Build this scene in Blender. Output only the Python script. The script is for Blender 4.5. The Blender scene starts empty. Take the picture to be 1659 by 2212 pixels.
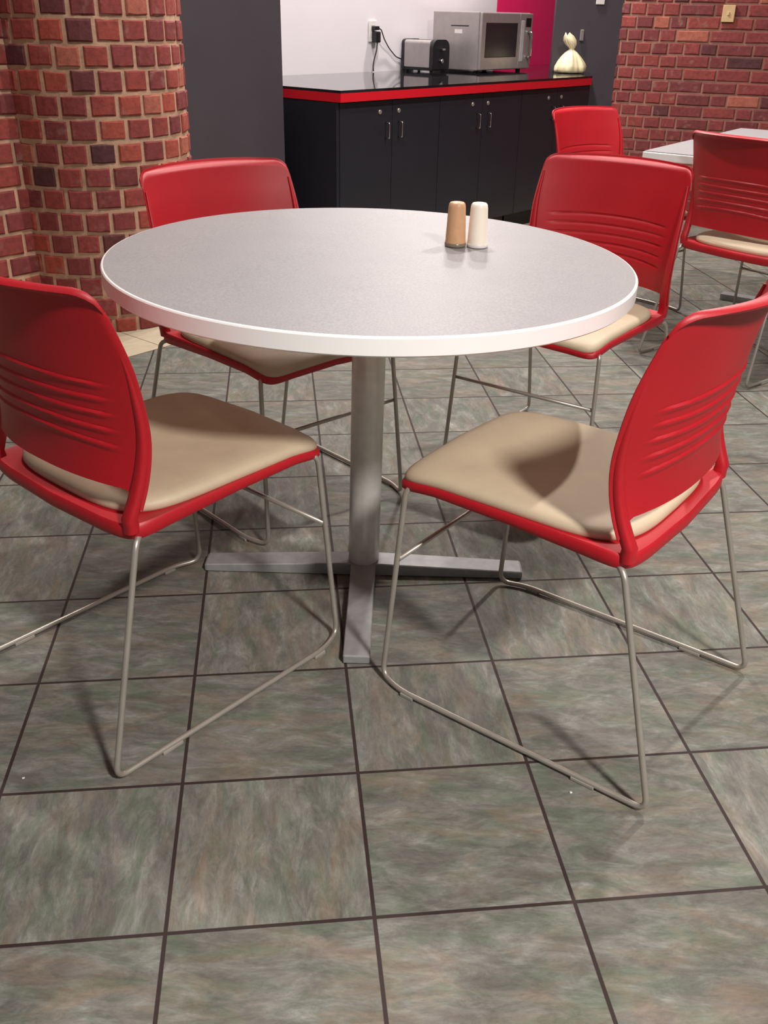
import bpy, bmesh, math, random
from mathutils import Vector, Matrix, noise as mnoise

random.seed(7)
S = bpy.context.scene
COL = S.collection
R = math.radians

# ------------------------------------------------------------------ camera
F_PX = 2046.86
cam_d = bpy.data.cameras.new('camera')
cam = bpy.data.objects.new('camera', cam_d)
COL.objects.link(cam)
S.camera = cam
cam_d.sensor_fit = 'VERTICAL'
cam_d.sensor_height = 36.0
cam_d.sensor_width = 27.0
cam_d.lens = F_PX / 2212.0 * 36.0
cam_d.shift_x = -7.71 / 2212.0
cam_d.shift_y = 15.94 / 2212.0
cam_d.clip_start = 0.05
YAW, PIT, ROLL = 0.1182, 0.4898, 0.0217
fw = Vector((math.sin(YAW) * math.cos(PIT), math.cos(YAW) * math.cos(PIT), -math.sin(PIT)))
r0 = Vector((math.cos(YAW), -math.sin(YAW), 0))
u0 = r0.cross(fw)
rt = r0 * math.cos(ROLL) + u0 * math.sin(ROLL)
up = -r0 * math.sin(ROLL) + u0 * math.cos(ROLL)
cam.matrix_world = Matrix(((rt.x, up.x, -fw.x, 0), (rt.y, up.y, -fw.y, 0), (rt.z, up.z, -fw.z, 1.1831), (0, 0, 0, 1)))

# ------------------------------------------------------------------ light and exposure
CEIL = 3.45
W = bpy.data.worlds.new('world')
S.world = W
W.use_nodes = True
W.node_tree.nodes['Background'].inputs[0].default_value = (0.94, 0.95, 1.0, 1)
W.node_tree.nodes['Background'].inputs[1].default_value = 0.13
LIGHTS = [  # x, y, power, radius of the ceiling lamps and the added fill spots
    (2.00, 3.45, 78, 0.05),
    (1.40, -1.10, 228, 0.20),
    (-1.60, 0.6, 3, 0.08),  # weak fill added from the left, not a known lamp
    (0.85, 5.25, 48, 0.10),
    (0.10, 3.00, 40, 0.08),  # fill added to lift the tabletop's left side and the left brick
    (1.30, 6.60, 74, 0.08),  # added to brighten the magenta wall, no lamp known here
]
for (lx, ly, pw, rad) in LIGHTS:
    ld = bpy.data.lights.new('ceiling_and_fill_spot', 'SPOT')
    ld.energy = pw * 4
    ld.color = (1.0, 0.935, 0.89)
    ld.shadow_soft_size = rad
    ld.spot_size = R(150)
    ld.spot_blend = 0.8
    lo = bpy.data.objects.new('ceiling_and_fill_spot', ld)
    lo.location = (lx, ly, 3.14)
    COL.objects.link(lo)
S.view_settings.view_transform = 'Standard'
S.view_settings.look = 'None'
S.view_settings.exposure = 0.0
S.view_settings.gamma = 1.0
S.view_settings.use_curve_mapping = False


# ------------------------------------------------------------------ helpers
def lin(c):
    return tuple((x / 255 / 12.92) if x / 255 <= 0.04045 else ((x / 255 + 0.055) / 1.055) ** 2.4 for x in c) + (1.0,)


def tag(o, label=None, cat=None, group=None, kind=None):
    if label: o['label'] = label
    if cat: o['category'] = cat
    if group: o['group'] = group
    if kind: o['kind'] = kind
    return o


def empty(name, loc=(0, 0, 0), rz=0.0):
    o = bpy.data.objects.new(name, None)
    o.empty_display_size = 0.1
    o.location = loc
    o.rotation_euler = (0, 0, rz)
    COL.objects.link(o)
    return o


def obj(name, bm, mat, parent=None, smooth=False, loc=None):
    me = bpy.data.meshes.new(name)
    bmesh.ops.recalc_face_normals(bm, faces=bm.faces)
    bm.to_mesh(me)
    bm.free()
    if smooth:
        me.polygons.foreach_set('use_smooth', [True] * len(me.polygons))
    if mat: me.materials.append(mat)
    o = bpy.data.objects.new(name, me)
    COL.objects.link(o)
    if parent: o.parent = parent
    if loc: o.location = loc
    return o


def smooth_by_angle(o, deg=40):
    me = o.data
    me.polygons.foreach_set('use_smooth', [True] * len(me.polygons))
    bm = bmesh.new(); bm.from_mesh(me)
    for e in bm.edges:
        if len(e.link_faces) == 2 and e.calc_face_angle(0) > R(deg):
            e.smooth = False
    bm.to_mesh(me); bm.free()
    return o


def add_box(bm, a, b, M=None, bevel=0.0):
    vs = []
    for z in (a[2], b[2]):
        for (x, y) in ((a[0], a[1]), (b[0], a[1]), (b[0], b[1]), (a[0], b[1])):
            v = Vector((x, y, z))
            vs.append(bm.verts.new(M @ v if M else v))
    fs = [bm.faces.new([vs[i] for i in q]) for q in ((0, 3, 2, 1), (4, 5, 6, 7), (0, 1, 5, 4), (1, 2, 6, 5), (2, 3, 7, 6), (3, 0, 4, 7))]
    if bevel:
        es = list({e for f in fs for e in f.edges})
        bmesh.ops.bevel(bm, geom=es, offset=bevel, segments=2, affect='EDGES', profile=0.6)
    return vs


def add_prism(bm, pts, z0, z1):
    lo = [bm.verts.new((x, y, z0)) for x, y in pts]
    hi = [bm.verts.new((x, y, z1)) for x, y in pts]
    n = len(pts)
    bm.faces.new(hi); bm.faces.new(lo[::-1])
    for i in range(n):
        bm.faces.new((lo[i], lo[(i + 1) % n], hi[(i + 1) % n], hi[i]))


def fillet(pts, rad, seg=6):
    pts = [Vector(p) for p in pts]
    out = [pts[0]]
    for i in range(1, len(pts) - 1):
        p, a, b = pts[i], pts[i - 1], pts[i + 1]
        rr = rad[i - 1] if isinstance(rad, (list, tuple)) else rad
        la, lb = (a - p).length, (b - p).length
        k = min(rr, la * 0.45, lb * 0.45)
        A = p + (a - p).normalized() * k
        B = p + (b - p).normalized() * k
        for j in range(seg + 1):
            t = j / seg
            out.append(A * (1 - t) ** 2 + p * 2 * t * (1 - t) + B * t ** 2)
    out.append(pts[-1])
    return out


def add_tube(bm, pts, rad, n=10, cap=True, flat=1.0):
    pts = [Vector(p) for p in pts]
    T = [(pts[min(i + 1, len(pts) - 1)] - pts[max(i - 1, 0)]).normalized() for i in range(len(pts))]
    nrm = T[0].orthogonal().normalized()
    rings = []
    for i, p in enumerate(pts):
        nrm = (nrm - T[i] * nrm.dot(T[i])).normalized()
        b = T[i].cross(nrm)
        r_ = rad[i] if isinstance(rad, (list, tuple)) else rad
        rings.append([bm.verts.new(p + (nrm * math.cos(2 * math.pi * k / n) + b * flat * math.sin(2 * math.pi * k / n)) * r_) for k in range(n)])
    for a, b in zip(rings, rings[1:]):
        for k in range(n):
            bm.faces.new((a[k], a[(k + 1) % n], b[(k + 1) % n], b[k]))
    if cap:
        bm.faces.new(rings[0][::-1]); bm.faces.new(rings[-1])


def add_lathe(bm, prof, n=32, M=None, cap=True):
    rings = []
    for r_, z in prof:
        ring = []
        for k in range(n):
            v = Vector((r_ * math.cos(2 * math.pi * k / n), r_ * math.sin(2 * math.pi * k / n), z))
            ring.append(bm.verts.new(M @ v if M else v))
        rings.append(ring)
    for a, b in zip(rings, rings[1:]):
        for k in range(n):
            bm.faces.new((a[k], a[(k + 1) % n], b[(k + 1) % n], b[k]))
    if cap:
        bm.faces.new(rings[0][::-1]); bm.faces.new(rings[-1])


def copy_tree(o, parent=None):
    c = o.copy()
    COL.objects.link(c)
    if parent: c.parent = parent
    for ch in list(o.children):
        copy_tree(ch, c)
    return c


EX = Vector((0.7249, 0.6889))       # direction along the alcove wall
NX = Vector((-0.6889, 0.7249))      # direction into the wall


def P(E, N):
    v = EX * E + NX * N
    return (v.x, v.y)


def frame(E, N, z=0):  # matrix whose x runs along the wall and y into it
    x, y = P(E, N)
    return Matrix(((EX.x, NX.x, 0, x), (EX.y, NX.y, 0, y), (0, 0, 1, z), (0, 0, 0, 1)))


# ------------------------------------------------------------------ materials
def new_mat(name):
    m = bpy.data.materials.new(name)
    m.use_nodes = True
    nt = m.node_tree
    return m, nt, nt.nodes['Principled BSDF']


def node(nt, t, **kw):
    n = nt.nodes.new(t)
    for k, v in kw.items():
        if k.startswith('i_'):
            key = k[2:]
            n.inputs[int(key) if key.isdigit() else key.replace('_', ' ')].default_value = v
        else:
            setattr(n, k, v)
    return n


def ramp(nt, stops):
    n = nt.nodes.new('ShaderNodeValToRGB')
    cr = n.color_ramp
    while len(cr.elements) < len(stops): cr.elements.new(0.5)
    for e, (p_, c) in zip(cr.elements, stops):
        e.position = p_; e.color = c
    return n


def mix(nt, a, b, fac, mode='MIX'):
    n = nt.nodes.new('ShaderNodeMix')
    n.data_type = 'RGBA'; n.blend_type = mode
    for inp, v in ((n.inputs[6], a), (n.inputs[7], b), (n.inputs[0], fac)):
        if hasattr(v, 'links') or isinstance(v, bpy.types.NodeSocket): nt.links.new(v, inp)
        else: inp.default_value = v
    return n.outputs[2]


def simple(name, rgb, rough=0.5, metal=0.0, nscale=0, namt=0.06, bump=0.0, bscale=200, spec=0.5, coat=0.0):
    m, nt, b = new_mat(name)
    c = lin(rgb)
    b.inputs['Roughness'].default_value = rough
    b.inputs['Metallic'].default_value = metal
    b.inputs['Specular IOR Level'].default_value = spec
    b.inputs['Coat Weight'].default_value = coat
    tc = node(nt, 'ShaderNodeTexCoord')
    nz = node(nt, 'ShaderNodeTexNoise', i_Scale=nscale or 30.0, i_Detail=4.0)
    nt.links.new(tc.outputs['Object'], nz.inputs['Vector'])
    lo_ = tuple(x * (1 - namt) for x in c[:3]) + (1,)
    hi_ = tuple(min(1, x * (1 + namt)) for x in c[:3]) + (1,)
    rp = ramp(nt, [(0.3, lo_), (0.7, hi_)])
    nt.links.new(nz.outputs['Fac'], rp.inputs[0])
    nt.links.new(rp.outputs[0], b.inputs['Base Color'])
    if bump:
        n2 = node(nt, 'ShaderNodeTexNoise', i_Scale=float(bscale), i_Detail=3.0)
        nt.links.new(tc.outputs['Object'], n2.inputs['Vector'])
        bp = node(nt, 'ShaderNodeBump', i_Strength=bump, i_Distance=0.002)
        nt.links.new(n2.outputs['Fac'], bp.inputs['Height'])
        nt.links.new(bp.outputs[0], b.inputs['Normal'])
    return m


M = {}
M['red'] = simple('red_plastic', (172, 9, 26), 0.48, nscale=8, namt=0.05, bump=0.10, bscale=900, spec=0.6)
M['cushion'] = simple('tan_vinyl', (188, 172, 146), 0.55, nscale=14, namt=0.06, bump=0.15, bscale=500)
M['rod'] = simple('satin_steel_rod', (176, 170, 160), 0.36, 0.6, nscale=20)
M['base_metal'] = simple('brushed_grey_metal', (150, 150, 150), 0.55, 0.3, nscale=40, namt=0.1)
M['pole'] = simple('silver_pole_finish', (214, 212, 206), 0.34, 0.45, nscale=40, namt=0.06)
M['glide'] = simple('clear_glide', (150, 145, 135), 0.3)
M['rim'] = simple('white_table_edge', (248, 247, 245), 0.25, nscale=6, namt=0.01)
M['wall_white'] = simple('white_paint', (226, 219, 224), 0.6, nscale=3, namt=0.02, bump=0.1, bscale=120)
M['magenta'] = simple('magenta_paint', (236, 26, 100), 0.5, nscale=3, namt=0.03)
M['dark_paint'] = simple('dark_grey_paint', (66, 60, 67), 0.55, nscale=5, namt=0.06, bump=0.1, bscale=150)
M['cabinet'] = simple('black_laminate', (32, 33, 42), 0.42, nscale=10, namt=0.08)
M['counter_top'] = simple('black_glossy_top', (24, 23, 26), 0.045, nscale=60, namt=0.3, spec=0.8)
M['counter_top'].node_tree.nodes['Principled BSDF'].inputs['IOR'].default_value = 1.5
M['band'] = simple('red_counter_edge', (214, 22, 40), 0.35, nscale=5, namt=0.02)
M['steel'] = simple('stainless_steel', (172, 165, 164), 0.36, 0.5, nscale=25, namt=0.05)
M['black'] = simple('black_plastic', (22, 21, 26), 0.35)
M['glass_dark'] = simple('dark_glass', (34, 28, 38), 0.3, spec=0.6)
M['chrome'] = simple('chrome', (215, 212, 208), 0.15, 1.0)
M['white_plastic'] = simple('white_plastic', (228, 222, 218), 0.4)
M['cream_plastic'] = simple('cream_plastic', (205, 172, 128), 0.45)
M['cord'] = simple('grey_cord', (70, 66, 66), 0.5)
M['bag'] = simple('cream_bag_film', (222, 208, 170), 0.32, nscale=30, namt=0.08, bump=0.4, bscale=80)
M['pepper'] = simple('tan_shaker_plastic', (206, 160, 122), 0.42, nscale=60, namt=0.05)
M['salt'] = simple('ivory_shaker_plastic', (250, 240, 222), 0.4, nscale=60, namt=0.01)
M['smoke_ring'] = simple('smoky_shaker_base', (128, 116, 102), 0.25)
M['mortar'] = simple('mortar', (182, 146, 120), 0.9, nscale=25, namt=0.18, bump=0.6, bscale=120)
M['mortar_right'] = simple('right_wall_mortar', (148, 106, 92), 0.9, nscale=25, namt=0.15, bump=0.6, bscale=120)  # darker, redder mortar used on the right brick wall
M['ceiling'] = simple('ceiling_paint', (225, 222, 220), 0.8)
M['kick'] = simple('toe_kick', (25, 25, 28), 0.6)


def laminate():
    m, nt, b = new_mat('speckled_grey_laminate')
    tc = node(nt, 'ShaderNodeTexCoord')
    n1 = node(nt, 'ShaderNodeTexNoise', i_Scale=260.0, i_Detail=3.0)
    n2 = node(nt, 'ShaderNodeTexNoise', i_Scale=9.0, i_Detail=3.0)
    for n in (n1, n2): nt.links.new(tc.outputs['Object'], n.inputs['Vector'])
    rp = ramp(nt, [(0.35, lin((143, 141, 142))), (0.65, lin((159, 156, 157)))])
    nt.links.new(n1.outputs['Fac'], rp.inputs[0])
    r2 = ramp(nt, [(0.3, (0.95, 0.95, 0.96, 1)), (0.7, (1, 1, 1, 1))])
    nt.links.new(n2.outputs['Fac'], r2.inputs[0])
    nt.links.new(mix(nt, rp.outputs[0], r2.outputs[0], 1.0, 'MULTIPLY'), b.inputs['Base Color'])
    b.inputs['Roughness'].default_value = 0.45
    b.inputs['Specular IOR Level'].default_value = 0.4
    return m


M['laminate'] = laminate()


def brick_mat():
    m, nt, b = new_mat('fired_brick')
    at = node(nt, 'ShaderNodeAttribute', attribute_name='tone')
    tc = node(nt, 'ShaderNodeTexCoord')
    rp = ramp(nt, [(0.0, lin((72, 38, 40))), (0.14, lin((106, 46, 48))), (0.4, lin((130, 54, 52))), (0.7, lin((146, 62, 54))), (0.9, lin((168, 76, 56))), (1.0, lin((166, 98, 80)))])
    nt.links.new(at.outputs['Fac'], rp.inputs[0])
    n1 = node(nt, 'ShaderNodeTexNoise', i_Scale=45.0, i_Detail=6.0, i_Roughness=0.65)
    nt.links.new(tc.outputs['Object'], n1.inputs['Vector'])
    r2 = ramp(nt, [(0.25, (0.62, 0.6, 0.62, 1)), (0.55, (1, 1, 1, 1)), (0.8, (1.25, 1.2, 1.1, 1))])
    nt.links.new(n1.outputs['Fac'], r2.inputs[0])
    c1 = mix(nt, rp.outputs[0], r2.outputs[0], 1.0, 'MULTIPLY')
    n2 = node(nt, 'ShaderNodeTexNoise', i_Scale=17.0, i_Detail=5.0)
    nt.links.new(tc.outputs['Object'], n2.inputs['Vector'])
    r3 = ramp(nt, [(0.6, (0, 0, 0, 1)), (0.75, (0.55, 0.55, 0.55, 1))])
    nt.links.new(n2.outputs['Fac'], r3.inputs[0])
    nt.links.new(mix(nt, c1, lin((150, 118, 104)), r3.outputs[0]), b.inputs['Base Color'])
    b.inputs['Roughness'].default_value = 0.75
    bp = node(nt, 'ShaderNodeBump', i_Strength=0.6, i_Distance=0.004)
    nt.links.new(n1.outputs['Fac'], bp.inputs['Height'])
    nt.links.new(bp.outputs[0], b.inputs['Normal'])
    return m


M['brick'] = brick_mat()

TS = 0.3048


def tile_mat(name, beige=False, rot=0.0, ox=2.6496, oy=-2.1398, grout=0.0085):
    m, nt, b = new_mat(name)
    L = nt.links.new
    tc = node(nt, 'ShaderNodeTexCoord')
    mp = node(nt, 'ShaderNodeMapping')
    mp.vector_type = 'POINT'
    mp.inputs['Rotation'].default_value = (0, 0, rot)
    mp.inputs['Scale'].default_value = (1 / TS, 1 / TS, 1)
    mp.inputs['Location'].default_value = (ox, oy, 0)
    L(tc.outputs['Object'], mp.inputs['Vector'])
    fl = node(nt, 'ShaderNodeVectorMath', operation='FLOOR')
    fr = node(nt, 'ShaderNodeVectorMath', operation='FRACTION')
    L(mp.outputs[0], fl.inputs[0]); L(mp.outputs[0], fr.inputs[0])
    wn = node(nt, 'ShaderNodeTexWhiteNoise', noise_dimensions='3D')
    L(fl.outputs[0], wn.inputs['Vector'])
    sp = node(nt, 'ShaderNodeSeparateXYZ'); L(fr.outputs[0], sp.inputs[0])
    # grout mask from the distance to the nearest joint
    def edge(sock):
        s = node(nt, 'ShaderNodeMath', operation='SUBTRACT'); L(sock, s.inputs[0]); s.inputs[1].default_value = 0.5
        a = node(nt, 'ShaderNodeMath', operation='ABSOLUTE'); L(s.outputs[0], a.inputs[0])
        return a.outputs[0]
    mx = node(nt, 'ShaderNodeMath', operation='MAXIMUM')
    L(edge(sp.outputs[0]), mx.inputs[0]); L(edge(sp.outputs[1]), mx.inputs[1])
    gm = node(nt, 'ShaderNodeMapRange'); L(mx.outputs[0], gm.inputs[0])
    gm.inputs[1].default_value = 0.5 - grout - 0.003; gm.inputs[2].default_value = 0.5 - grout
    # each tile its own piece of slate print: shifted and turned
    ms = node(nt, 'ShaderNodeVectorMath', operation='MULTIPLY'); L(wn.outputs['Color'], ms.inputs[0]); ms.inputs[1].default_value = (37, 53, 71)
    rt_ = node(nt, 'ShaderNodeVectorRotate', rotation_type='Z_AXIS')
    L(fr.outputs[0], rt_.inputs['Vector'])
    th = node(nt, 'ShaderNodeMath', operation='GREATER_THAN'); L(wn.outputs['Value'], th.inputs[0]); th.inputs[1].default_value = 0.62
    an = node(nt, 'ShaderNodeMath', operation='MULTIPLY_ADD'); L(th.outputs[0], an.inputs[0]); an.inputs[1].default_value = 1.45; an.inputs[2].default_value = 0.12
    L(an.outputs[0], rt_.inputs['Angle'])
    ad = node(nt, 'ShaderNodeVectorMath', operation='ADD'); L(rt_.outputs[0], ad.inputs[0]); L(ms.outputs[0], ad.inputs[1])
    st = node(nt, 'ShaderNodeVectorMath', operation='MULTIPLY'); L(ad.outputs[0], st.inputs[0]); st.inputs[1].default_value = (1.0, 2.6, 1.0)
    nA = node(nt, 'ShaderNodeTexNoise', i_Scale=3.4, i_Detail=9.0, i_Roughness=0.74, i_Distortion=0.5); L(st.outputs[0], nA.inputs['Vector'])
    nB = node(nt, 'ShaderNodeTexNoise', i_Scale=1.7, i_Detail=7.0, i_Roughness=0.7, i_Distortion=0.6); L(st.outputs[0], nB.inputs['Vector'])
    nC = node(nt, 'ShaderNodeTexNoise', i_Scale=11.0, i_Detail=8.0, i_Roughness=0.78, i_Distortion=0.7); L(st.outputs[0], nC.inputs['Vector'])
    nD = node(nt, 'ShaderNodeTexNoise', i_Scale=2.2, i_Detail=6.0, i_Roughness=0.65, i_Distortion=0.8)
    a2 = node(nt, 'ShaderNodeVectorMath', operation='ADD'); L(st.outputs[0], a2.inputs[0]); a2.inputs[1].default_value = (11, 7, 3); L(a2.outputs[0], nD.inputs['Vector'])
    if beige:
        rp = ramp(nt, [(0.3, lin((176, 162, 138))), (0.7, lin((196, 184, 160)))])
        L(nA.outputs['Fac'], rp.inputs[0]); col = rp.outputs[0]
        gcol = lin((120, 104, 84))
    else:
        rp = ramp(nt, [(0.32, lin((84, 84, 76))), (0.45, lin((99, 100, 93))), (0.56, lin((118, 119, 112))), (0.70, lin((146, 147, 141)))])
        L(nA.outputs['Fac'], rp.inputs[0])
        rb = ramp(nt, [(0.48, (0, 0, 0, 1)), (0.70, (0.55, 0.55, 0.55, 1))]); L(nB.outputs['Fac'], rb.inputs[0])
        c1 = mix(nt, rp.outputs[0], lin((134, 108, 84)), rb.outputs[0])
        rd = ramp(nt, [(0.50, (0, 0, 0, 1)), (0.64, (0.5, 0.5, 0.5, 1))]); L(nD.outputs['Fac'], rd.inputs[0])
        c2 = mix(nt, c1, lin((110, 101, 98)), rd.outputs[0])
        rg = ramp(nt, [(0.36, (0.45, 0.45, 0.45, 1)), (0.50, (0, 0, 0, 1))]); L(nD.outputs['Fac'], rg.inputs[0])
        c3 = mix(nt, c2, lin((92, 106, 86)), rg.outputs[0])
        rc = ramp(nt, [(0.36, (0.84, 0.84, 0.84, 1)), (0.5, (1, 1, 1, 1)), (0.64, (1.12, 1.12, 1.1, 1))]); L(nC.outputs['Fac'], rc.inputs[0])
        c4 = mix(nt, c3, rc.outputs[0], 1.0, 'MULTIPLY')
        rv = node(nt, 'ShaderNodeMapRange'); L(wn.outputs['Value'], rv.inputs[0]); rv.inputs[3].default_value = 0.9; rv.inputs[4].default_value = 1.08
        cv = node(nt, 'ShaderNodeCombineColor'); [L(rv.outputs[0], cv.inputs[i]) for i in range(3)]
        col = mix(nt, c4, cv.outputs[0], 1.0, 'MULTIPLY')
        gcol = lin((52, 40, 38))
    L(mix(nt, col, gcol, gm.outputs[0]), b.inputs['Base Color'])
    rr = node(nt, 'ShaderNodeMapRange'); L(nC.outputs['Fac'], rr.inputs[0]); rr.inputs[3].default_value = 0.58; rr.inputs[4].default_value = 0.78
    b.inputs['Specular IOR Level'].default_value = 0.28
    L(rr.outputs[0], b.inputs['Roughness'])
    h = node(nt, 'ShaderNodeMath', operation='SUBTRACT'); L(nC.outputs['Fac'], h.inputs[0])
    g3 = node(nt, 'ShaderNodeMath', operation='MULTIPLY'); L(gm.outputs[0], g3.inputs[0]); g3.inputs[1].default_value = 2.0
    L(g3.outputs[0], h.inputs[1])
    bp = node(nt, 'ShaderNodeBump', i_Strength=0.35, i_Distance=0.002); L(h.outputs[0], bp.inputs['Height'])
    L(bp.outputs[0], b.inputs['Normal'])
    return m


M['slate'] = tile_mat('slate_tile')
RB = math.atan2(EX.y, EX.x)
M['beige_tile'] = tile_mat('beige_border_tile', True, -RB, -2.217 / TS, -3.01 / TS, 0.006)

# ------------------------------------------------------------------ setting
bm = bmesh.new()
add_prism(bm, [(-6, -4), (8, -4), (8, 11), (-6, 11)], -0.05, 0.0)
tag(obj('floor', bm, M['slate']), kind='structure')
bm = bmesh.new()
add_prism(bm, [P(-2.5, 3.01), P(9, 3.01), P(9, 4.4), P(-2.5, 4.4)], -0.02, 0.0012)
tag(obj('floor_border', bm, M['beige_tile']), kind='structure')
bm = bmesh.new()
add_prism(bm, [(-6, -4), (8, -4), (8, 11), (-6, 11)], CEIL, CEIL + 0.1)
tag(obj('ceiling', bm, M['ceiling']), kind='structure')

# alcove back wall: white, with a magenta stretch at its far end
bm = bmesh.new()
add_box(bm, (0, 0, 0), (6.278 - 3.48, 0.12, CEIL), frame(3.48, 4.312))
tag(obj('wall_alcove', bm, M['wall_white']), kind='structure')
bm = bmesh.new()
add_box(bm, (0, 0, 0), (3.4, 0.12, CEIL), frame(6.278, 4.312))
tag(obj('wall_magenta', bm, M['magenta']), kind='structure')
# dark grey partition between the brick column and the alcove
bm = bmesh.new()
add_box(bm, (-0.85, 0, 0), (3.4835 - 2.45, 0.71, CEIL), frame(2.45, 3.602))
tag(obj('wall_partition', bm, M['dark_paint']), kind='structure')
# dark grey return at the right end of the alcove
bm = bmesh.new()
add_box(bm, (1.852, 6.87, 0), (2.62, 6.91, CEIL))
tag(obj('wall_return', bm, M['dark_paint']), kind='structure')


def brick_wall(name, path, course, blen, gap, seed, z1=CEIL, depth=0.05, z_off=0.0, irregular=0.004, header_until=None, long_len=0.215, mortar='mortar', tspan=0.65):
    """real bricks laid along a plan path (list of 2D points, front face on the left-hand side given by normals)"""
    rnd = random.Random(seed)
    pts = [Vector(p_) for p_ in path]
    cum = [0.0]
    for a, b in zip(pts, pts[1:]): cum.append(cum[-1] + (b - a).length)
    tot = cum[-1]

    def at(s):
        s = max(0.0, min(tot - 1e-6, s))
        for i in range(len(pts) - 1):
            if s <= cum[i + 1]:
                t = (s - cum[i]) / (cum[i + 1] - cum[i])
                d = (pts[i + 1] - pts[i]).normalized()
                return pts[i].lerp(pts[i + 1], t), Vector((d.y, -d.x))
    bm = bmesh.new()
    tone = bm.loops.layers.float_color.new('tone')
    rows = int(z1 / course) + 1
    for r_ in range(rows):
        zc0 = r_ * course + z_off
        s = -rnd.random() * blen * 0.3 - (blen * 0.5 if r_ % 2 else 0)
        while s < tot:
            L_ = blen if (header_until is None or s < header_until) else long_len
            L_ *= 1 + rnd.uniform(-0.06, 0.06)
            if header_until is not None and s >= header_until and rnd.random() < 0.12: L_ = blen
            a, b = s, s + L_ - gap
            s += L_
            if b < 0.01 or a > tot - 0.01: continue
            a = max(a, 0.0); b = min(b, tot)
            za = zc0 + rnd.uniform(-irregular, irregular) * 0.5
            zb = zc0 + course - gap + rnd.uniform(-irregular, irregular) * 0.6
            if za < 0.0: za = 0.0
            zb = min(zb, z1)
            out = 0.006 + rnd.uniform(-0.002, 0.003)
            tn = rnd.random()
            tn = 0.12 * rnd.random() if rnd.random() < 0.08 else 0.2 + tspan * tn
            if rnd.random() < 0.05: tn = 0.97
            c = 0.006
            def ring(aa, bb, z0, z1_, o):
                vs = []
                for (s_, z_) in ((aa, z0), (0.5 * (aa + bb), z0), (bb, z0), (bb, z1_), (0.5 * (aa + bb), z1_), (aa, z1_)):
                    p_, nn_ = at(s_)
                    j = rnd.uniform(-0.0026, 0.0026)
                    vs.append(bm.verts.new((p_.x + nn_.x * (o + j * 0.4), p_.y + nn_.y * (o + j * 0.4), z_ + j)))
                return vs
            r0_ = ring(a, b, za, zb, -0.012)
            r1_ = ring(a, b, za, zb, out - 0.004)
            r2_ = ring(a + c, b - c, za + c * 0.8, zb - c * 0.8, out)
            fs = []
            for A, B in ((r0_, r1_), (r1_, r2_)):
                for k in range(6):
                    fs.append(bm.faces.new((A[k], A[(k + 1) % 6], B[(k + 1) % 6], B[k])))
            fs.append(bm.faces.new((r2_[0], r2_[1], r2_[4], r2_[5])))
            fs.append(bm.faces.new((r2_[1], r2_[2], r2_[3], r2_[4])))
            for f_ in fs:
                for lp in f_.loops: lp[tone] = (tn, tn, tn, 1)
    me = bpy.data.meshes.new(name)
    bm.to_mesh(me); bm.free()
    me.materials.append(M['brick']); me.materials.append(M[mortar])
    # mortar body behind the bricks
    b2 = bmesh.new(); b2.from_mesh(me)
    tone = b2.loops.layers.float_color['tone']
    fr_, bk_ = [], []
    for p_ in pts:
        pass
    n_ = len(pts)
    prev = None
    for i in range(n_):
        d = (pts[min(i + 1, n_ - 1)] - pts[max(i - 1, 0)]).normalized()
        nn_ = Vector((d.y, -d.x))
        f0 = b2.verts.new((pts[i].x, pts[i].y, 0)); f1 = b2.verts.new((pts[i].x, pts[i].y, z1))
        q = pts[i] - nn_ * depth
        g0 = b2.verts.new((q.x, q.y, 0)); g1 = b2.verts.new((q.x, q.y, z1))
        if prev:
            for quad in ((prev[0], f0, f1, prev[1]), (g0, prev[2], prev[3], g1), (prev[1], f1, g1, prev[3]), (f0, prev[0], prev[2], g0)):
                f_ = b2.faces.new(quad); f_.material_index = 1
        else:
            f_ = b2.faces.new((f0, f1, g1, g0)); f_.material_index = 1
        prev = (f0, f1, g0, g1)
    f_ = b2.faces.new((prev[0], prev[2], prev[3], prev[1])); f_.material_index = 1
    bmesh.ops.recalc_face_normals(b2, faces=b2.faces)
    b2.to_mesh(me); b2.free()
    o = bpy.data.objects.new(name, me)
    COL.objects.link(o)
    return o


def arc(c, r_, a0, a1, n):
    return [(c[0] + r_ * math.cos(R(a0 + (a1 - a0) * i / n)), c[1] + r_ * math.sin(R(a0 + (a1 - a0) * i / n))) for i in range(n + 1)]


# rounded brick column (left of the partition) and the brick wall that meets it
cl = (-0.757, 4.31)
tag(brick_wall('wall_brick_column', arc(cl, 0.395, 238, 395, 22), 0.0838, 0.101, 0.016, 3, z_off=-0.012, depth=0.04), kind='structure')
tag(brick_wall('wall_left', [(-2.30, 2.69), (-0.92, 4.018)], 0.0838, 0.14, 0.015, 5, z_off=-0.012, depth=0.10), kind='structure')
# right: a second rounded column that runs into a long brick wall
cr = (2.60, 7.17)
pth = arc(cr, 0.42, 165, 244.5, 14)
dr = Vector((0.9023, -0.4311))
end = Vector(pth[-1])
pth += [tuple(end + dr * t) for t in (0.4, 1.2, 2.4, 3.6)]
tag(brick_wall('wall_right', pth, 0.0752, 0.105, 0.012, 9, z_off=0.01, depth=0.08, header_until=0.80, mortar='mortar_right', tspan=0.42), kind='structure')


# ------------------------------------------------------------------ chair
def interp(tab, z):
    if z <= tab[0][0]: return tab[0][1]
    for (a, va), (b, vb) in zip(tab, tab[1:]):
        if z <= b:
            t = (z - a) / (b - a)
            return va + (vb - va) * t
    return tab[-1][1]


def smooth_interp(tab, z):
    h = 0.018
    return sum(interp(tab, z + h * k) for k in (-1, -0.5, 0, 0.5, 1)) / 5


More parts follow.
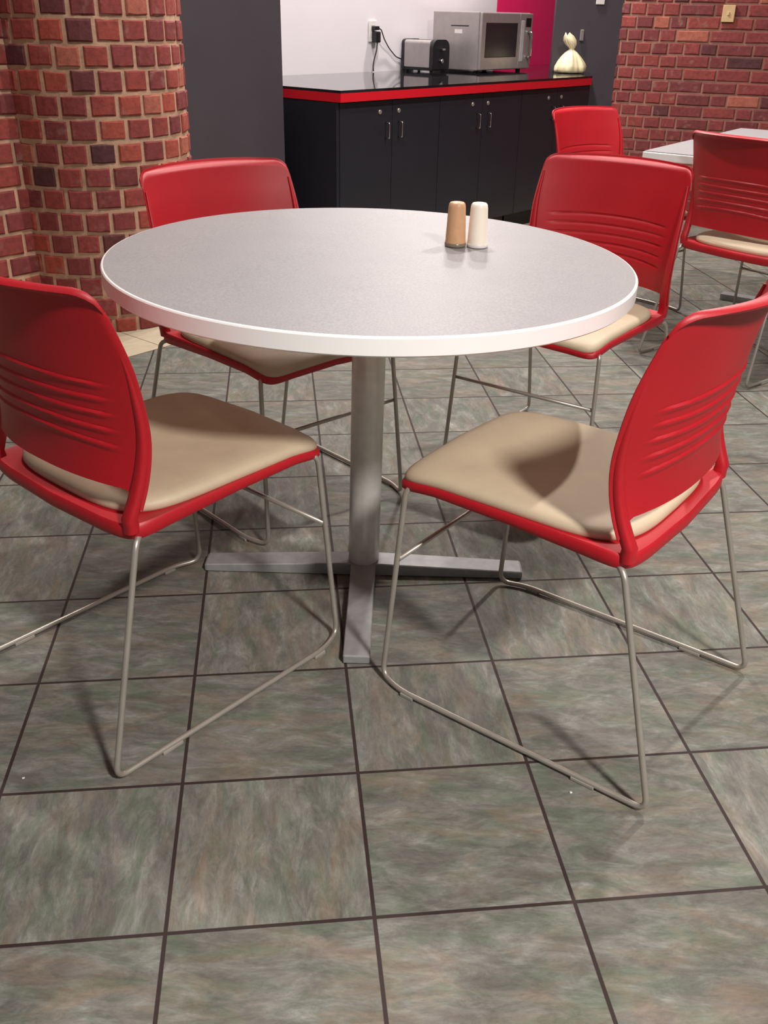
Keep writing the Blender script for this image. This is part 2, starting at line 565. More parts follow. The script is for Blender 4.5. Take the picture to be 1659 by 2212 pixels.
YE = [(0.40, -0.222), (0.44, -0.212), (0.48, -0.194), (0.52, -0.181), (0.56, -0.174), (0.60, -0.173), (0.65, -0.180), (0.70, -0.190), (0.745, -0.204), (0.79, -0.221), (0.845, -0.240)]
WE = [(0.40, 0.214), (0.48, 0.220), (0.60, 0.227), (0.71, 0.228), (0.78, 0.224), (0.845, 0.218)]
DC = [(0.45, 0.040), (0.50, 0.050), (0.60, 0.066), (0.70, 0.066), (0.78, 0.054), (0.845, 0.046)]
SLOT_E = (0.677, 0.653, 0.626, 0.597, 0.568)
SLOT_M = (0.684, 0.657, 0.632, 0.607, 0.583)


def se(a, m_):
    c, s = math.cos(a), math.sin(a)
    return math.copysign(abs(c) ** (2 / m_), c), math.copysign(abs(s) ** (2 / m_), s)


def pan_outline(a, wf, wr, yf, yr, mf, mr, rear_bulge):
    m_ = mf if math.sin(a) > 0 else mr
    cx, sy = se(a, m_)
    y = sy * (yf if sy > 0 else -yr)
    t = (y - yr) / (yf - yr)
    w = wr + (wf - wr) * t
    x = cx * w
    if sy < 0: y -= rear_bulge * (1 - (x / w) ** 2) * (-sy) ** 3
    return x, y


def zrim(x, y):
    z = 0.448
    if y > 0.12: z -= 0.016 * ((y - 0.12) / 0.12) ** 2 * (0.25 + 0.75 * (x / 0.2) ** 2)
    if y < -0.10: z -= 0.004 * ((-0.10 - y) / 0.13) ** 2
    return z


def make_chair():
    root = empty('cafeteria_chair')
    # seat shell
    bm = bmesh.new()
    n = 120
    def ring(scale, zf, **kw):
        vs = []
        for k in range(n):
            x, y = pan_outline(2 * math.pi * k / n, 0.209, 0.2205, 0.241, -0.2245, 13, 13, 0.014)
            x *= scale; y *= scale
            vs.append(bm.verts.new((x, y, zf(x, y))))
        return vs
    hgt = lambda y: 0.018 + 0.010 * max(0, min(1, (0.05 - y) / 0.25))
    rings = [ring(0.80, lambda x, y: zrim(x, y) - 0.006), ring(0.955, lambda x, y: zrim(x, y) - 0.002), ring(0.985, lambda x, y: zrim(x, y)),
             ring(1.0, lambda x, y: zrim(x, y) - 0.004), ring(1.0, lambda x, y: zrim(x, y) - hgt(y) * 0.75),
             ring(0.985, lambda x, y: zrim(x, y) - hgt(y)), ring(0.93, lambda x, y: zrim(x, y) - hgt(y) + 0.002), ring(0.80, lambda x, y: zrim(x, y) - 0.016)]
    for A, B in zip(rings, rings[1:]):
        for k in range(n): bm.faces.new((A[k], A[(k + 1) % n], B[(k + 1) % n], B[k]))
    bm.faces.new(rings[0]); bm.faces.new(rings[-1][::-1])
    smooth_by_angle(obj('seat_shell', bm, M['red'], root), 50)
    # cushion
    bm = bmesh.new()
    n = 120
    prof = [(0.985, -0.006), (1.0, 0.0), (1.0, 0.006), (0.985, 0.012), (0.95, 0.0165), (0.88, 0.0195), (0.75, 0.020), (0.6, 0.0185), (0.4, 0.016), (0.2, 0.0145), (0.06, 0.014)]
    rings = []
    for sc, dz in prof:
        vs = []
        for k in range(n):
            x, y = pan_outline(2 * math.pi * k / n, 0.204, 0.206, 0.240, -0.206, 12, 4.5, 0.006)
            x *= sc; y *= sc
            z = zrim(x, y) + dz
            z -= 0.006 * (1 - sc ** 2) * (1 if y < 0.1 else max(0, 1 - (y - 0.1) / 0.1))
            vs.append(bm.verts.new((x, y, z)))
        rings.append(vs)
    for A, B in zip(rings, rings[1:]):
        for k in range(n): bm.faces.new((A[k], A[(k + 1) % n], B[(k + 1) % n], B[k]))
    bm.faces.new(rings[0][::-1]); bm.faces.new(rings[-1])
    obj('seat_cushion', bm, M['cushion'], root, smooth=True)
    # backrest shell with its louvred slots, side stiles and rolled top lip
    bm = bmesh.new()
    NU, NV = 44, 210
    th = 0.0055
    rings_f, rings_b = [], []
    for j in range(NV + 1):
        rowf, rowb = [], []
        for i in range(NU + 1):
            u = -1 + 2 * i / NU
            u = math.copysign(1 - (1 - abs(u)) ** 1.25, u)
            v = j / NV
            xw0 = smooth_interp(WE, 0.8) * abs(u)
            zt = 0.835 - 0.005 * u * u
            k = max(0.0, abs(u) * 0.218 - (0.218 - 0.027))
            zt -= 0.027 - math.sqrt(max(0.0, 0.027 ** 2 - k * k))
            zb = 0.507 - 0.009 * u * u
            if abs(u) > 0.86: zb -= 0.03 * ((abs(u) - 0.86) / 0.14) ** 1.2
            lipv = 0.93
            ztl = zt - 0.014
            if v <= lipv:
                z = zb + (ztl - zb) * (v / lipv)
                yl = 0.0
            else:
                t = (v - lipv) / (1 - lipv)
                ph = t * R(138)
                z = ztl + 0.014 * math.sin(ph)
                yl = -(0.003 + 0.021 * (1 - u * u) ** 0.9) * (1 - math.cos(ph))
            x = smooth_interp(WE, z) * u
            y = smooth_interp(YE, z) - smooth_interp(DC, z) * (1 - abs(u) ** 2.3) + yl
            # louvres
            for ze, zm in zip(SLOT_E, SLOT_M):
                zs = zm + (ze - zm) * (x / 0.18) ** 2
                d = zs - z
                if abs(d) < 0.010 and abs(x) < 0.178:
                    fade = min(1, (0.178 - abs(x)) / 0.012)
                    if d > 0: y -= 0.0038 * fade * (1 - d / 0.010) ** 1.5
                    else: y -= 0.0038 * fade * max(0, 1 + d / 0.003)
            rowf.append((x, y, z))
        rings_f.append(rowf)
    # normals from neighbours for the thickness
    def nrm(i, j):
        a = Vector(rings_f[j][min(i + 1, NU)]) - Vector(rings_f[j][max(i - 1, 0)])
        b = Vector(rings_f[min(j + 2, NV)][i]) - Vector(rings_f[max(j - 2, 0)][i])
        c = a.cross(b)
        return c.normalized() if c.length > 1e-9 else Vector((0, -1, 0))
    vf, vb = [], []
    for j in range(NV + 1):
        rf, rb = [], []
        for i in range(NU + 1):
            p_ = Vector(rings_f[j][i])
            q = nrm(i, j)
            if q.y > 0: q = -q
            ed = min(1.0, (min(i, NU - i) / 1.5 + 0.25))
            rf.append(bm.verts.new(p_)); rb.append(bm.verts.new(p_ + q * th * ed))
        vf.append(rf); vb.append(rb)
    for j in range(NV):
        for i in range(NU):
            bm.faces.new((vf[j][i], vf[j][i + 1], vf[j + 1][i + 1], vf[j + 1][i]))
            bm.faces.new((vb[j][i], vb[j + 1][i], vb[j + 1][i + 1], vb[j][i + 1]))
    for j in range(NV):
        for i in (0, NU):
            bm.faces.new((vf[j][i], vf[j + 1][i], vb[j + 1][i], vb[j][i]))
    for i in range(NU):
        for j in (0, NV):
            bm.faces.new((vf[j][i], vf[j][i + 1], vb[j][i + 1], vb[j][i]))
    # stiles
    for sx in (-1, 1):
        rg = []
        for j in range(31):
            t = j / 30
            z = 0.431 + (0.790 - 0.431) * t
            a_ = 0.0115 * (1 - t ** 1.6) + 0.002
            b_ = 0.0095 * (1 - t) ** 0.6 + 0.0025
            cx = (smooth_interp(WE, z) - a_ - 0.001 - 0.004 * t ** 3) * sx
            cy = smooth_interp(YE, z) - b_ + 0.001
            cy = max(cy, -0.2140) if z < 0.45 else cy
            vs = []
            for k in range(14):
                an = 2 * math.pi * k / 14
                cc, ss = se(an, 2.8)
                vs.append(bm.verts.new((cx + a_ * cc, cy + b_ * ss, z)))
            rg.append(vs)
        for A, B in zip(rg, rg[1:]):
            for k in range(14): bm.faces.new((A[k], A[(k + 1) % 14], B[(k + 1) % 14], B[k]))
        bm.faces.new(rg[0]); bm.faces.new(rg[-1])
    smooth_by_angle(obj('backrest', bm, M['red'], root), 42)
    # sled legs
    rr = 0.0055
    zr = 0.0088
    for sx in (-1, 1):
        bm = bmesh.new()
        path = [(0.150 * sx, 0.150, 0.431), (0.2076 * sx, 0.2127, 0.4295), (0.2265 * sx, 0.2430, zr), (0.2480 * sx, 0.183, zr), (0.2480 * sx, -0.3335, zr), (0.2165 * sx, -0.2170, 0.4195), (0.165 * sx, -0.150, 0.424)]
        add_tube(bm, fillet(path, [0.02, 0.028, 0.03, 0.026, 0.02]), rr, 12)
        leg = obj('sled_leg', bm, M['rod'], root, smooth=True)
        for (gy, ln) in ((0.165, 0.03), (-0.215, 0.045)):
            bm = bmesh.new()
            add_box(bm, (sx * 0.248 - 0.0065, gy - ln / 2, 0.0), (sx * 0.248 + 0.0065, gy + ln / 2, 0.008), bevel=0.002)
            obj('glide', bm, M['glide'], leg)
    bm = bmesh.new()
    a = Vector((0.2076, 0.2127, 0.4295)).lerp(Vector((0.2265, 0.2430, zr)), 0.355)
    add_tube(bm, [(-a.x, a.y - 0.004, a.z), (a.x, a.y - 0.004, a.z)], 0.0048, 10)
    obj('crossbar', bm, M['rod'], root, smooth=True)
    return root


proto = make_chair()
CHAIRS = [
    (-0.2371, 1.6825, -0.8176, 'red chair at the round table, its back to us, cut off by the left edge'),
    (0.5109, 1.5291, 0.8142, 'nearest red chair right of the round table, back to us, all four legs visible'),
    (-0.0117, 2.4044, -2.5093, 'red chair behind the round table beside the brick column, seat mostly under the table'),
    (0.7896, 2.5464, 2.4076, 'red chair behind the round table at its right, facing the tan and white shakers'),
    (1.490, 4.180, -2.54, 'farthest red chair, in front of the black cupboards, seen above another chair back'),
    (1.828, 3.492, -1.03, 'red chair seen from behind at the rectangular white table by the right edge'),
]
for i, (x, y, t, lab) in enumerate(CHAIRS):
    o = proto if i == 0 else copy_tree(proto)
    o.location = (x, y, 0)
    o.rotation_euler = (0, 0, t)
    tag(o, lab, 'chair', 'red cafeteria chairs with tan seats on sled legs')

# ------------------------------------------------------------------ round table
TX, TY, TR, TH = 0.1865, 1.9473, 0.5327, 0.7459
TLX, TLY = -0.0137, 0.0075        # the top leans a hair
bx_, by_ = TX + 0.73 * TLX, TY + 0.73 * TLY
rtab = empty('round_table', (bx_, by_, 0))
tag(rtab, 'large round table with light grey top, white rim and grey metal pedestal', 'table')
nz_ = Vector((-TLX, -TLY, 1)).normalized()
xa_ = Vector((1, 0, TLX)).normalized()
ya_ = nz_.cross(xa_)
TM = Matrix(((xa_.x, ya_.x, nz_.x, 0.73 * -TLX), (xa_.y, ya_.y, nz_.y, 0.73 * -TLY), (xa_.z, ya_.z, nz_.z, TH), (0, 0, 0, 1)))
bm = bmesh.new()
add_lathe(bm, [(0.01, -0.004), (TR - 0.005, -0.004), (TR - 0.005, 0.0), (0.01, 0.0)], 128, TM)
obj('tabletop', bm, M['laminate'], rtab)
bm = bmesh.new()
T_ = 0.0335
rings = [(TR - 0.0052, 0.0001), (TR - 0.002, -0.0006), (TR, -0.003), (TR, -T_ + 0.003), (TR - 0.003, -T_), (0.01, -T_), (0.01, -0.0045), (TR - 0.0052, -0.0045)]
add_lathe(bm, rings, 128, TM, cap=False)
# close the inner hole and the loop
smooth_by_angle(obj('table_rim', bm, M['rim'], rtab), 35)
bm = bmesh.new()
p0 = Vector((0, 0, 0.032)); p1 = TM @ Vector((0, 0, -T_ - 0.006))
add_tube(bm, [p0, p0.lerp(p1, 0.5), p1], 0.0362, 36)
smooth_by_angle(obj('pole', bm, M['pole'], rtab), 40)
bm = bmesh.new()
c_ = TM @ Vector((0, 0, -T_ - 0.0005)); d_ = TM @ Vector((0, 0, -T_ - 0.007))
add_tube(bm, [d_, c_], 0.11, 36)
smooth_by_angle(obj('mounting_plate', bm, M['base_metal'], rtab), 40)
ang = math.atan2(1.924 - 2.021, 0.559 + 0.205)
# floor bars of the cross base
for k in range(4):
    a = ang + k * math.pi / 2
    bm = bmesh.new()
    L_, w = 0.378, 0.029
    sec = []
    for (s, ztop, ww) in ((0.0, 0.033, w), (0.04, 0.033, w), (L_ - 0.004, 0.020, w - 0.001), (L_, 0.018, w - 0.003)):
        sec.append([(s, -ww, 0.003), (s, ww, 0.003), (s, ww, ztop - 0.002), (s, ww - 0.002, ztop), (s, -ww + 0.002, ztop), (s, -ww, ztop - 0.002)])
    Rz = Matrix.Rotation(a, 4, 'Z')
    vv = [[bm.verts.new(Rz @ Vector(q)) for q in s] for s in sec]
    for A, B in zip(vv, vv[1:]):
        for q in range(6): bm.faces.new((A[q], A[(q + 1) % 6], B[(q + 1) % 6], B[q]))
    bm.faces.new(vv[0]); bm.faces.new(vv[-1][::-1])
    foot = obj('foot', bm, M['base_metal'], rtab)
    bm = bmesh.new()
    add_lathe(bm, [(0.012, 0.0), (0.014, 0.001), (0.014, 0.004)], 14, Matrix.Translation(Rz @ Vector((L_ - 0.03, 0, 0))))
    obj('levelling_glide', bm, M['black'], foot)


# ------------------------------------------------------------------ shakers
def shaker(name, x, y, body, ring_m, label, rb=0.0232, rt_=0.0172, h=0.0915, zb=None):
    z0 = TH + TLX * (x - TX) + TLY * (y - TY)
    root = empty(name, (x, y, z0 + 0.0006))
    tag(root, label, 'shaker', 'salt and pepper shakers on the round table')
    bm = bmesh.new()
    add_lathe(bm, [(rb - 0.0022, 0.008), (rb - 0.001, 0.0085), (rb - 0.0016, 0.013), (rt_ + 0.0012, h - 0.010), (rt_, h - 0.004), (rt_ - 0.0025, h - 0.0008), (rt_ - 0.006, h), (0.002, h + 0.0005)], 40)
    b = smooth_by_angle(obj('body', bm, body, root), 60)
    bm = bmesh.new()
    add_lathe(bm, [(rb - 0.002, 0.0), (rb - 0.0005, 0.001), (rb, 0.003), (rb - 0.0003, 0.0078), (rb - 0.002, 0.0092)], 40)
    smooth_by_angle(obj('base_ring', bm, ring_m, root), 60)
    return root


shaker('pepper_shaker', 0.3775, 2.052, M['pepper'], M['smoke_ring'], 'tan tapered pepper shaker on the round table, touching the white one')
shaker('salt_shaker', 0.4245, 2.047, M['salt'], M['white_plastic'], 'white tapered salt shaker on the round table, right of the tan one')

# ------------------------------------------------------------------ rectangular table
ct = Vector((1.400, 3.745))
d1 = Vector((0.670, 0.743)).normalized()
d2 = Vector((0.743, -0.670)).normalized()
mid = ct + d1 * 0.59 + d2 * 0.39
rtb = empty('rectangular_table', (mid.x, mid.y, 0), math.atan2(d1.y, d1.x))
tag(rtb, 'white rectangular table by the right brick wall, partly hidden by a dark red chair', 'table')
bm = bmesh.new()
add_box(bm, (-0.585, -0.385, 0.7365), (0.585, 0.385, 0.740))
obj('tabletop', bm, M['laminate'], rtb)
bm = bmesh.new()
add_box(bm, (-0.59, -0.39, 0.708), (0.59, 0.39, 0.7366), bevel=0.003)
obj('table_rim', bm, M['rim'], rtb)
bm = bmesh.new()
add_tube(bm, [(0.34, 0, 0.03), (0.34, 0, 0.708)], 0.036, 24)
smooth_by_angle(obj('pole', bm, M['base_metal'], rtb), 40)
for (ax, ay, bx2, by2) in ((0.376, -0.03, 0.56, 0.03), (0.12, -0.03, 0.304, 0.03), (0.31, -0.26, 0.37, -0.036), (0.31, 0.036, 0.37, 0.26)):
    bm = bmesh.new()
    add_box(bm, (ax, ay, 0.0), (bx2, by2, 0.03), bevel=0.004)
    obj('foot', bm, M['base_metal'], rtb)

# ------------------------------------------------------------------ counter
CA = Vector((0.312, 4.860)); CB = Vector((2.010, 6.438))
ce = (CB - CA).normalized(); cn = Vector((-ce.y, ce.x))
CZ = 0.862
bk0 = CA + cn * 1.0
left_back = Vector(P(CA.dot(EX) + 0.0, 4.310))
top_poly = [tuple(CA), tuple(CB), (2.12, 6.866), (1.848, 6.866), (1.848, 7.66), tuple(Vector((1.848, 7.66))), tuple(left_back)]
x_ = 1.846
yb_ = (4.308 + 0.6889 * x_) / 0.7249
top_poly = [tuple(CA), tuple(CB), (2.125, 6.864), (x_, 6.864), (x_, 6.918), (2.25, 6.918), (2.25, (4.308 + 0.6889 * 2.25) / 0.7249), tuple(left_back)]
ctr = empty('counter_worktop', (CA.x, CA.y, CZ))
tag(ctr, 'black glossy worktop with a bright red front edge along the alcove wall', 'countertop')
loc_poly = [(x - CA.x, y - CA.y) for x, y in top_poly]
bm = bmesh.new()
add_prism(bm, loc_poly, -0.012, 0.0)
obj('top_surface', bm, M['counter_top'], ctr)


def strip(bm, pts, th_, z0, z1):
    """band of thickness th_ on the outer side of an open plan path"""
    out = []
    v = [Vector(p_) for p_ in pts]
    for i, p_ in enumerate(v):
        ns = []
        if i > 0: d = (v[i] - v[i - 1]).normalized(); ns.append(Vector((d.y, -d.x)))
        if i < len(v) - 1: d = (v[i + 1] - v[i]).normalized(); ns.append(Vector((d.y, -d.x)))
        m_ = sum(ns, Vector((0, 0))).normalized()
        m_ *= th_ / max(0.3, m_.dot(ns[0]))
        out.append(p_ - m_)
    add_prism(bm, [tuple(p_) for p_ in v] + [tuple(p_) for p_ in out[::-1]], z0, z1)


bm = bmesh.new()
strip(bm, [loc_poly[7], loc_poly[0], loc_poly[1], loc_poly[2]], 0.022, -0.052, -0.0122)
obj('edge_band', bm, M['band'], ctr)

CM = Matrix(((ce.x, cn.x, 0, CA.x), (ce.y, cn.y, 0, CA.y), (0, 0, 1, 0), (0, 0, 0, 1)))
UW = 0.778
for k in range(3):
    s0 = -0.0 + 0.022 + k * UW
    ox, oy = (CM @ Vector((s0, 0.03, 0))).xy
    cab = empty('base_cabinet', (ox, oy, 0), math.atan2(ce.y, ce.x))
    tag(cab, ('black double-door base cabinet at the left end of the counter, with its side panel showing', 'middle one of the three black double-door base cabinets under the counter', 'black double-door base cabinet at the right end of the counter, behind the far red chair')[k], 'cabinet', 'black base cabinets under the red-edged counter')
    bm = bmesh.new()
    add_box(bm, (0.001, 0.02, 0.10), (UW - 0.001, 0.60, 0.808))
    obj('body', bm, M['cabinet'], cab)
    bm = bmesh.new()
    add_box(bm, (0.01, 0.07, 0.0), (UW - 0.01, 0.55, 0.0995))
    obj('toe_kick', bm, M['kick'], cab)
    for dd in range(2):
        x0, x1 = (0.002, UW / 2 - 0.0015) if dd == 0 else (UW / 2 + 0.0015, UW - 0.002)
        bm = bmesh.new()
        add_box(bm, (x0, 0.0, 0.11), (x1, 0.019, 0.803), bevel=0.0015)
        door = obj('door', bm, M['cabinet'], cab)
        hx = (UW / 2 - 0.052) if dd == 0 else (UW / 2 + 0.048)
        bm = bmesh.new()
        add_tube(bm, fillet([(hx, 0.0, 0.700), (hx, -0.028, 0.700), (hx, -0.028, 0.628), (hx, 0.0, 0.628)], 0.008, 4), 0.0035, 8)
        obj('handle', bm, M['chrome'], door, smooth=True)
        bm = bmesh.new()
        lx_ = hx + (-0.045 if dd == 0 else 0.0)
        add_lathe(bm, [(0.011, 0.0), (0.011, 0.004), (0.009, 0.006)], 20, Matrix.Translation((lx_, 0.0, 0.752)) @ Matrix.Rotation(R(90), 4, 'X'))
        obj('lock', bm, M['rod'], door, smooth=False)
# infill side panel beneath the deep counter's left end
bm = bmesh.new()
add_box(bm, (0.0, 0.0, 0.0), (0.019, 0.90, 0.808), CM @ Matrix.Translation((0.0018, 0.032, 0)))
sp_ = obj('end_panel', bm, M['cabinet'])
tag(sp_, 'plain black end panel closing the left end of the counter beside the dark grey partition', 'panel')
bm = bmesh.new()
q0 = CM @ Vector((0.022 + 3 * UW + 0.003, 0.034, 0))
add_prism(bm, [(q0.x, q0.y), (2.085, 6.70), (2.105, 6.862), (1.80, 6.862)], 0.0, 0.808)
tag(obj('filler_panel', bm, M['cabinet']), 'narrow black filler panel closing the right end of the counter at the dark grey wall', 'panel')


# ------------------------------------------------------------------ microwave
def placed(name, E, N, z):
    x, y = P(E, N)
    return empty(name, (x, y, z), math.atan2(EX.y, EX.x))


mw = placed('microwave_oven', 5.448, 3.844, CZ + 0.0005)
tag(mw, 'large stainless steel microwave oven on the counter against the magenta wall', 'microwave')
MWW, MWD, z0, z1 = 0.580, 0.385, 0.013, 0.345
bm = bmesh.new()
add_box(bm, (0, 0.022, z0), (MWW, MWD, z1), bevel=0.006)
body = obj('body', bm, M['steel'], mw)
for fx in (0.05, MWW - 0.05):
    for fy in (0.06, MWD - 0.05):
        bm = bmesh.new()
        add_lathe(bm, [(0.016, 0.0), (0.016, z0 + 0.002)], 16, Matrix.Translation((fx, fy, 0)))
        obj('foot', bm, M['black'], mw)
bm = bmesh.new()
add_box(bm, (0.10, MWD, 0.10), (0.50, MWD + 0.055, 0.24), bevel=0.01)
obj('rear_vent', bm, M['steel'], mw)
bm = bmesh.new()
add_box(bm, (0.004, 0.0, z0 + 0.004), (MWW * 0.735, 0.0215, z1 - 0.004), bevel=0.004)
door = obj('door', bm, M['steel'], mw)
bm = bmesh.new()
add_box(bm, (0.045, -0.002, 0.088), (MWW * 0.69, 0.002, 0.285), bevel=0.003)
obj('window', bm, M['glass_dark'], door)
bm = bmesh.new()
add_box(bm, (MWW * 0.74, 0.0, z0 + 0.004), (MWW - 0.003, 0.0215, z1 - 0.004), bevel=0.004)
pn = obj('control_panel', bm, M['steel'], mw)
bm = bmesh.new()
add_box(bm, (MWW * 0.86, -0.001, 0.262), (MWW * 0.965, 0.002, 0.315), bevel=0.002)
obj('display', bm, M['black'], pn)
bm = bmesh.new()
add_box(bm, (MWW * 0.765, -0.002, 0.06), (MWW * 0.83, 0.003, 0.30), bevel=0.002)
obj('keypad', bm, simple('light_grey_keypad', (188, 184, 190), 0.4), pn)
bm = bmesh.new()
add_tube(bm, fillet([(MWW * 0.915, 0.0, 0.232), (MWW * 0.915, -0.03, 0.232), (MWW * 0.915, -0.03, 0.085), (MWW * 0.915, 0.0, 0.085)], 0.01, 4), 0.008, 10)
obj('door_handle', bm, M['chrome'], door, smooth=True)
bm = bmesh.new()
add_box(bm, (-0.0006, 0.15, 0.222), (0.003, 0.21, 0.245))
obj('sticker', bm, M['white_plastic'], body)
bm = bmesh.new()
add_box(bm, (-0.0008, 0.10, 0.262), (0.003, 0.24, 0.268))
obj('vent_slot', bm, M['black'], body)

# ------------------------------------------------------------------ toaster
ts = placed('toaster', 5.203, 4.03, CZ + 0.0005)
tag(ts, 'small stainless toaster with black ends on the counter, left of the microwave', 'toaster')
tw, tl, tz0, tz1 = 0.165, 0.255, 0.014, 0.186
def loaf(bm, x0, x1, y0, y1, za, zb, rr_):
    sec = [(x0, za), (x1, za)]
    for k in range(7):
        a = R(90 * k / 6); sec.append((x1 - rr_ + rr_ * math.cos(a), zb - rr_ + rr_ * math.sin(a)))
    for k in range(7):
        a = R(90 + 90 * k / 6); sec.append((x0 + rr_ + rr_ * math.cos(a), zb - rr_ + rr_ * math.sin(a)))
    A = [bm.verts.new((x, y0, z)) for x, z in sec]; B = [bm.verts.new((x, y1, z)) for x, z in sec]
    k = len(sec)
    for i in range(k): bm.faces.new((A[i], A[(i + 1) % k], B[(i + 1) % k], B[i]))
    bm.faces.new(A[::-1]); bm.faces.new(B)
bm = bmesh.new(); loaf(bm, 0.0, tw, 0.028, tl - 0.022, tz0 + 0.014, tz1 - 0.004, 0.022)
smooth_by_angle(obj('shell', bm, M['steel'], ts), 35)
bm = bmesh.new(); loaf(bm, -0.003, tw + 0.003, 0.0, 0.0275, tz0 + 0.006, tz1, 0.05)
fe = smooth_by_angle(obj('end_cap', bm, M['black'], ts), 35)
bm = bmesh.new(); loaf(bm, -0.003, tw + 0.003, tl - 0.0215, tl, tz0 + 0.006, tz1, 0.03)
smooth_by_angle(obj('end_cap', bm, M['black'], ts), 35)
bm = bmesh.new(); add_box(bm, (0.004, 0.01, tz0 - 0.004), (tw - 0.004, tl - 0.01, tz0 + 0.0138), bevel=0.003)
obj('base', bm, M['black'], ts)
for fx in (0.02, tw - 0.02):
    for fy in (0.03, tl - 0.03):
        bm = bmesh.new(); add_lathe(bm, [(0.009, 0), (0.009, tz0)], 12, Matrix.Translation((fx, fy, 0))); obj('foot', bm, M['black'], ts)
bm = bmesh.new(); add_box(bm, (tw * 0.4, -0.022, 0.125), (tw * 0.6, 0.0, 0.137), bevel=0.003)
obj('lever', bm, M['chrome'], fe)
bm = bmesh.new(); add_lathe(bm, [(0.013, 0), (0.013, 0.012), (0.010, 0.015)], 20, Matrix.Translation((tw * 0.5, 0.0, 0.065)) @ Matrix.Rotation(R(90), 4, 'X'))
obj('browning_knob', bm, M['chrome'], fe)
for sx in (0.045, 0.10):
    bm = bmesh.new(); add_box(bm, (sx, 0.05, tz1 - 0.006), (sx + 0.022, tl - 0.045, tz1 - 0.003))
    obj('bread_slot', bm, M['black'], ts)

# ------------------------------------------------------------------ outlet and cords
ol = placed('wall_outlet', 4.945, 4.310, 1.088)
tag(ol, 'white wall outlet above the counter with two plugs in it', 'outlet')
bm = bmesh.new(); add_box(bm, (-0.036, -0.006, -0.058), (0.036, 0.0, 0.058), bevel=0.002)
obj('cover_plate', bm, M['white_plastic'], ol)
for zc in (0.022, -0.022):
    bm = bmesh.new(); add_box(bm, (-0.017, -0.0075, zc - 0.014), (0.017, -0.0055, zc + 0.014), bevel=0.001)
    obj('socket', bm, simple('socket_face', (190, 184, 182), 0.4), ol)
# toaster cord with its plug
tcx = placed('power_cord', 4.945, 4.302, 1.105)
tag(tcx, 'black cord with a small plug from the top socket down to the toaster', 'cord')
bm = bmesh.new(); add_box(bm, (-0.018, -0.034, -0.010), (0.022, 0.0, 0.012), bevel=0.005)
obj('plug', bm, M['black'], tcx)
bm = bmesh.new()
def to_local(E, N, z, base): return (E - base[0], N - base[1], z - base[2])
B0 = (4.945, 4.302, 1.105)
pts = [to_local(*q, B0) for q in ((4.965, 4.275, 1.105), (4.985, 4.272, 1.098), (5.03, 4.285, 1.045), (5.09, 4.297, 0.995), (5.16, 4.298, 0.945), (5.215, 4.298, 0.93), (5.245, 4.298, 0.925))]
add_tube(bm, fillet(pts, 0.02, 4), 0.0036, 8)
obj('wire', bm, M['black'], tcx, smooth=True)
# second cord hanging straight down behind the counter
B1 = (4.950, 4.302, 1.060)
tc2 = placed('power_cord', *B1)
tag(tc2, 'grey cord with a bulky black plug hanging straight down to the counter', 'cord')
bm = bmesh.new(); add_box(bm, (-0.021, -0.042, -0.034), (0.021, 0.0, 0.028), bevel=0.008)
obj('plug', bm, M['black'], tc2)
bm = bmesh.new()
pts = [to_local(*q, B1) for q in ((4.95, 4.272, 1.03), (4.948, 4.274, 0.99), (4.935, 4.285, 0.93), (4.932, 4.29, 0.90), (4.936, 4.29, 0.867))]
add_tube(bm, fillet(pts, 0.02, 4), 0.0042, 8)
obj('wire', bm, M['cord'], tc2, smooth=True)

# ------------------------------------------------------------------ tied bag
bm = bmesh.new()
n = 56
prof = [(0.070, 0.0), (0.098, 0.004), (0.104, 0.018), (0.097, 0.042), (0.080, 0.070), (0.058, 0.098), (0.036, 0.122), (0.018, 0.136), (0.014, 0.142), (0.020, 0.150), (0.034, 0.170), (0.038, 0.190), (0.030, 0.212), (0.016, 0.226)]
rings = []
for ri, (r_, z) in enumerate(prof):
    vs = []
    for k in range(n):
        a = 2 * math.pi * k / n
        fold = 0.10 * math.sin(7 * a + z * 9) + 0.07 * math.sin(13 * a - z * 14) + 0.06 * math.sin(3 * a + 1)
        f_ = 1 + fold * (0.35 if ri < 3 else 1.0)
        fl_ = 0.55 if ri > 9 else 0.85
        ox_ = -0.012 * max(0, ri - 9) if ri > 9 else 0
        zz = z + (0.012 * math.sin(2 * a + 0.8) * (ri - 9) / 4 if ri > 10 else 0)
        vs.append(bm.verts.new((r_ * f_ * math.cos(a) + ox_ * 0.8, r_ * f_ * fl_ * math.sin(a), zz)))
    rings.append(vs)
for A, B in zip(rings, rings[1:]):
    for k in range(n): bm.faces.new((A[k], A[(k + 1) % n], B[(k + 1) % n], B[k]))
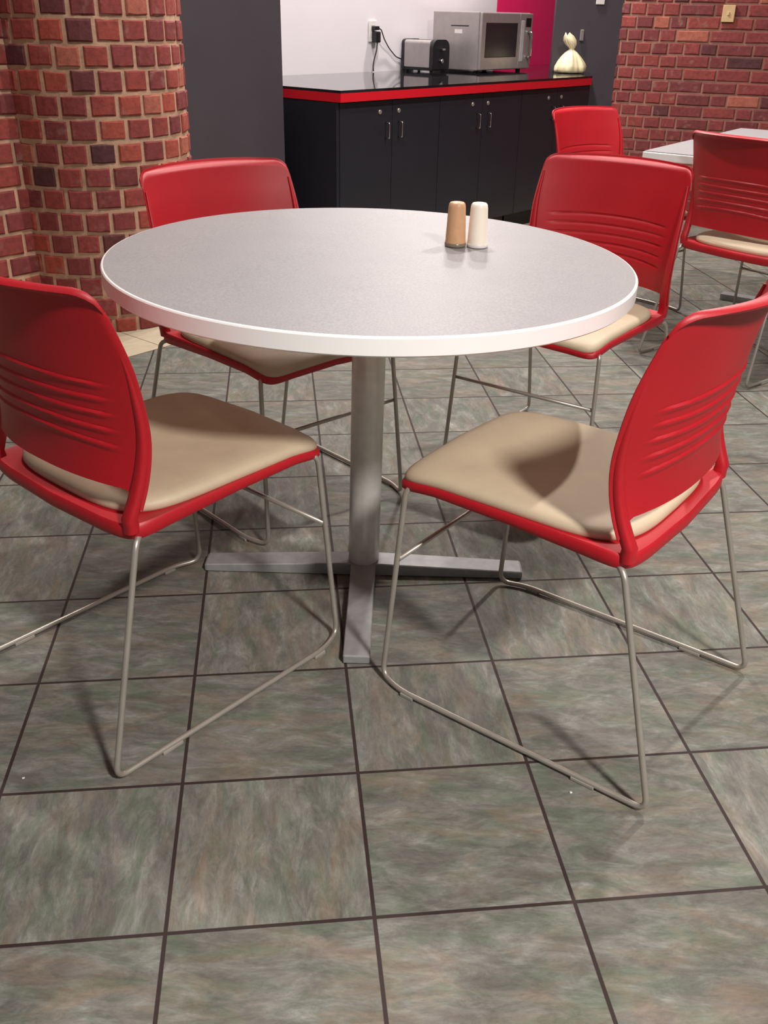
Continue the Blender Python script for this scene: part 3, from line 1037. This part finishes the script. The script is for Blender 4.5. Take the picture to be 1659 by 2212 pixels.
bm.faces.new(rings[0][::-1]); bm.faces.new(rings[-1])
bag = obj('tied_bag', bm, M['bag'], None, smooth=True, loc=(1.950, 6.755, CZ + 0.0006))
tag(bag, 'knotted cream plastic bag standing on the right end of the counter', 'bag')

# ------------------------------------------------------------------ small fittings
bm = bmesh.new(); add_box(bm, (-0.013, -0.014, -0.034), (0.013, 0.0, 0.034), bevel=0.006)
lt = obj('wall_hook', bm, simple('grey_fitting', (128, 120, 118), 0.4), None, loc=(2.040, 6.8695, 1.084))
tag(lt, 'small grey upright fitting on the dark grey wall above the tied bag', 'fitting')
sw = empty('switch_plate', (2.142, 6.8695, 1.325))
tag(sw, 'white plate at the top of the dark grey wall beside the right brick column', 'switch')
bm = bmesh.new(); add_box(bm, (-0.028, -0.008, -0.06), (0.028, 0.0, 0.06), bevel=0.003)
obj('cover_plate', bm, M['white_plastic'], sw)
s_ = end + dr * 0.527
nb = Vector((dr.y, -dr.x))
bs = empty('light_switch', (s_.x + nb.x * 0.0095, s_.y + nb.y * 0.0095, 1.2275), math.atan2(dr.y, dr.x))
tag(bs, 'cream light switch on the right brick wall above the rectangular table', 'switch')
bm = bmesh.new(); add_box(bm, (-0.038, -0.012, -0.048), (0.038, 0.004, 0.048), bevel=0.003)
pl = obj('cover_plate', bm, M['cream_plastic'], bs)
bm = bmesh.new(); add_box(bm, (-0.006, -0.018, -0.010), (0.006, -0.011, 0.010), bevel=0.002)
obj('toggle', bm, M['cream_plastic'], bs)

# crumbs lying on the tiles near the left chair
for (x, y) in ((-0.472, 1.298), (-0.86, 2.0), (0.47, 1.18)):
    bm = bmesh.new()
    bmesh.ops.create_icosphere(bm, subdivisions=1, radius=0.0026)
    for v in bm.verts: v.co += Vector((random.uniform(-1, 1), random.uniform(-1, 1), random.uniform(-1, 1))) * 0.0006; v.co.z = v.co.z * 0.6 + 0.0018
    c_o = obj('crumb', bm, M['white_plastic'], None, loc=(x, y, 0.0))
    tag(c_o, 'tiny white crumb lying on the slate tiles', 'crumb', 'crumbs on the floor')
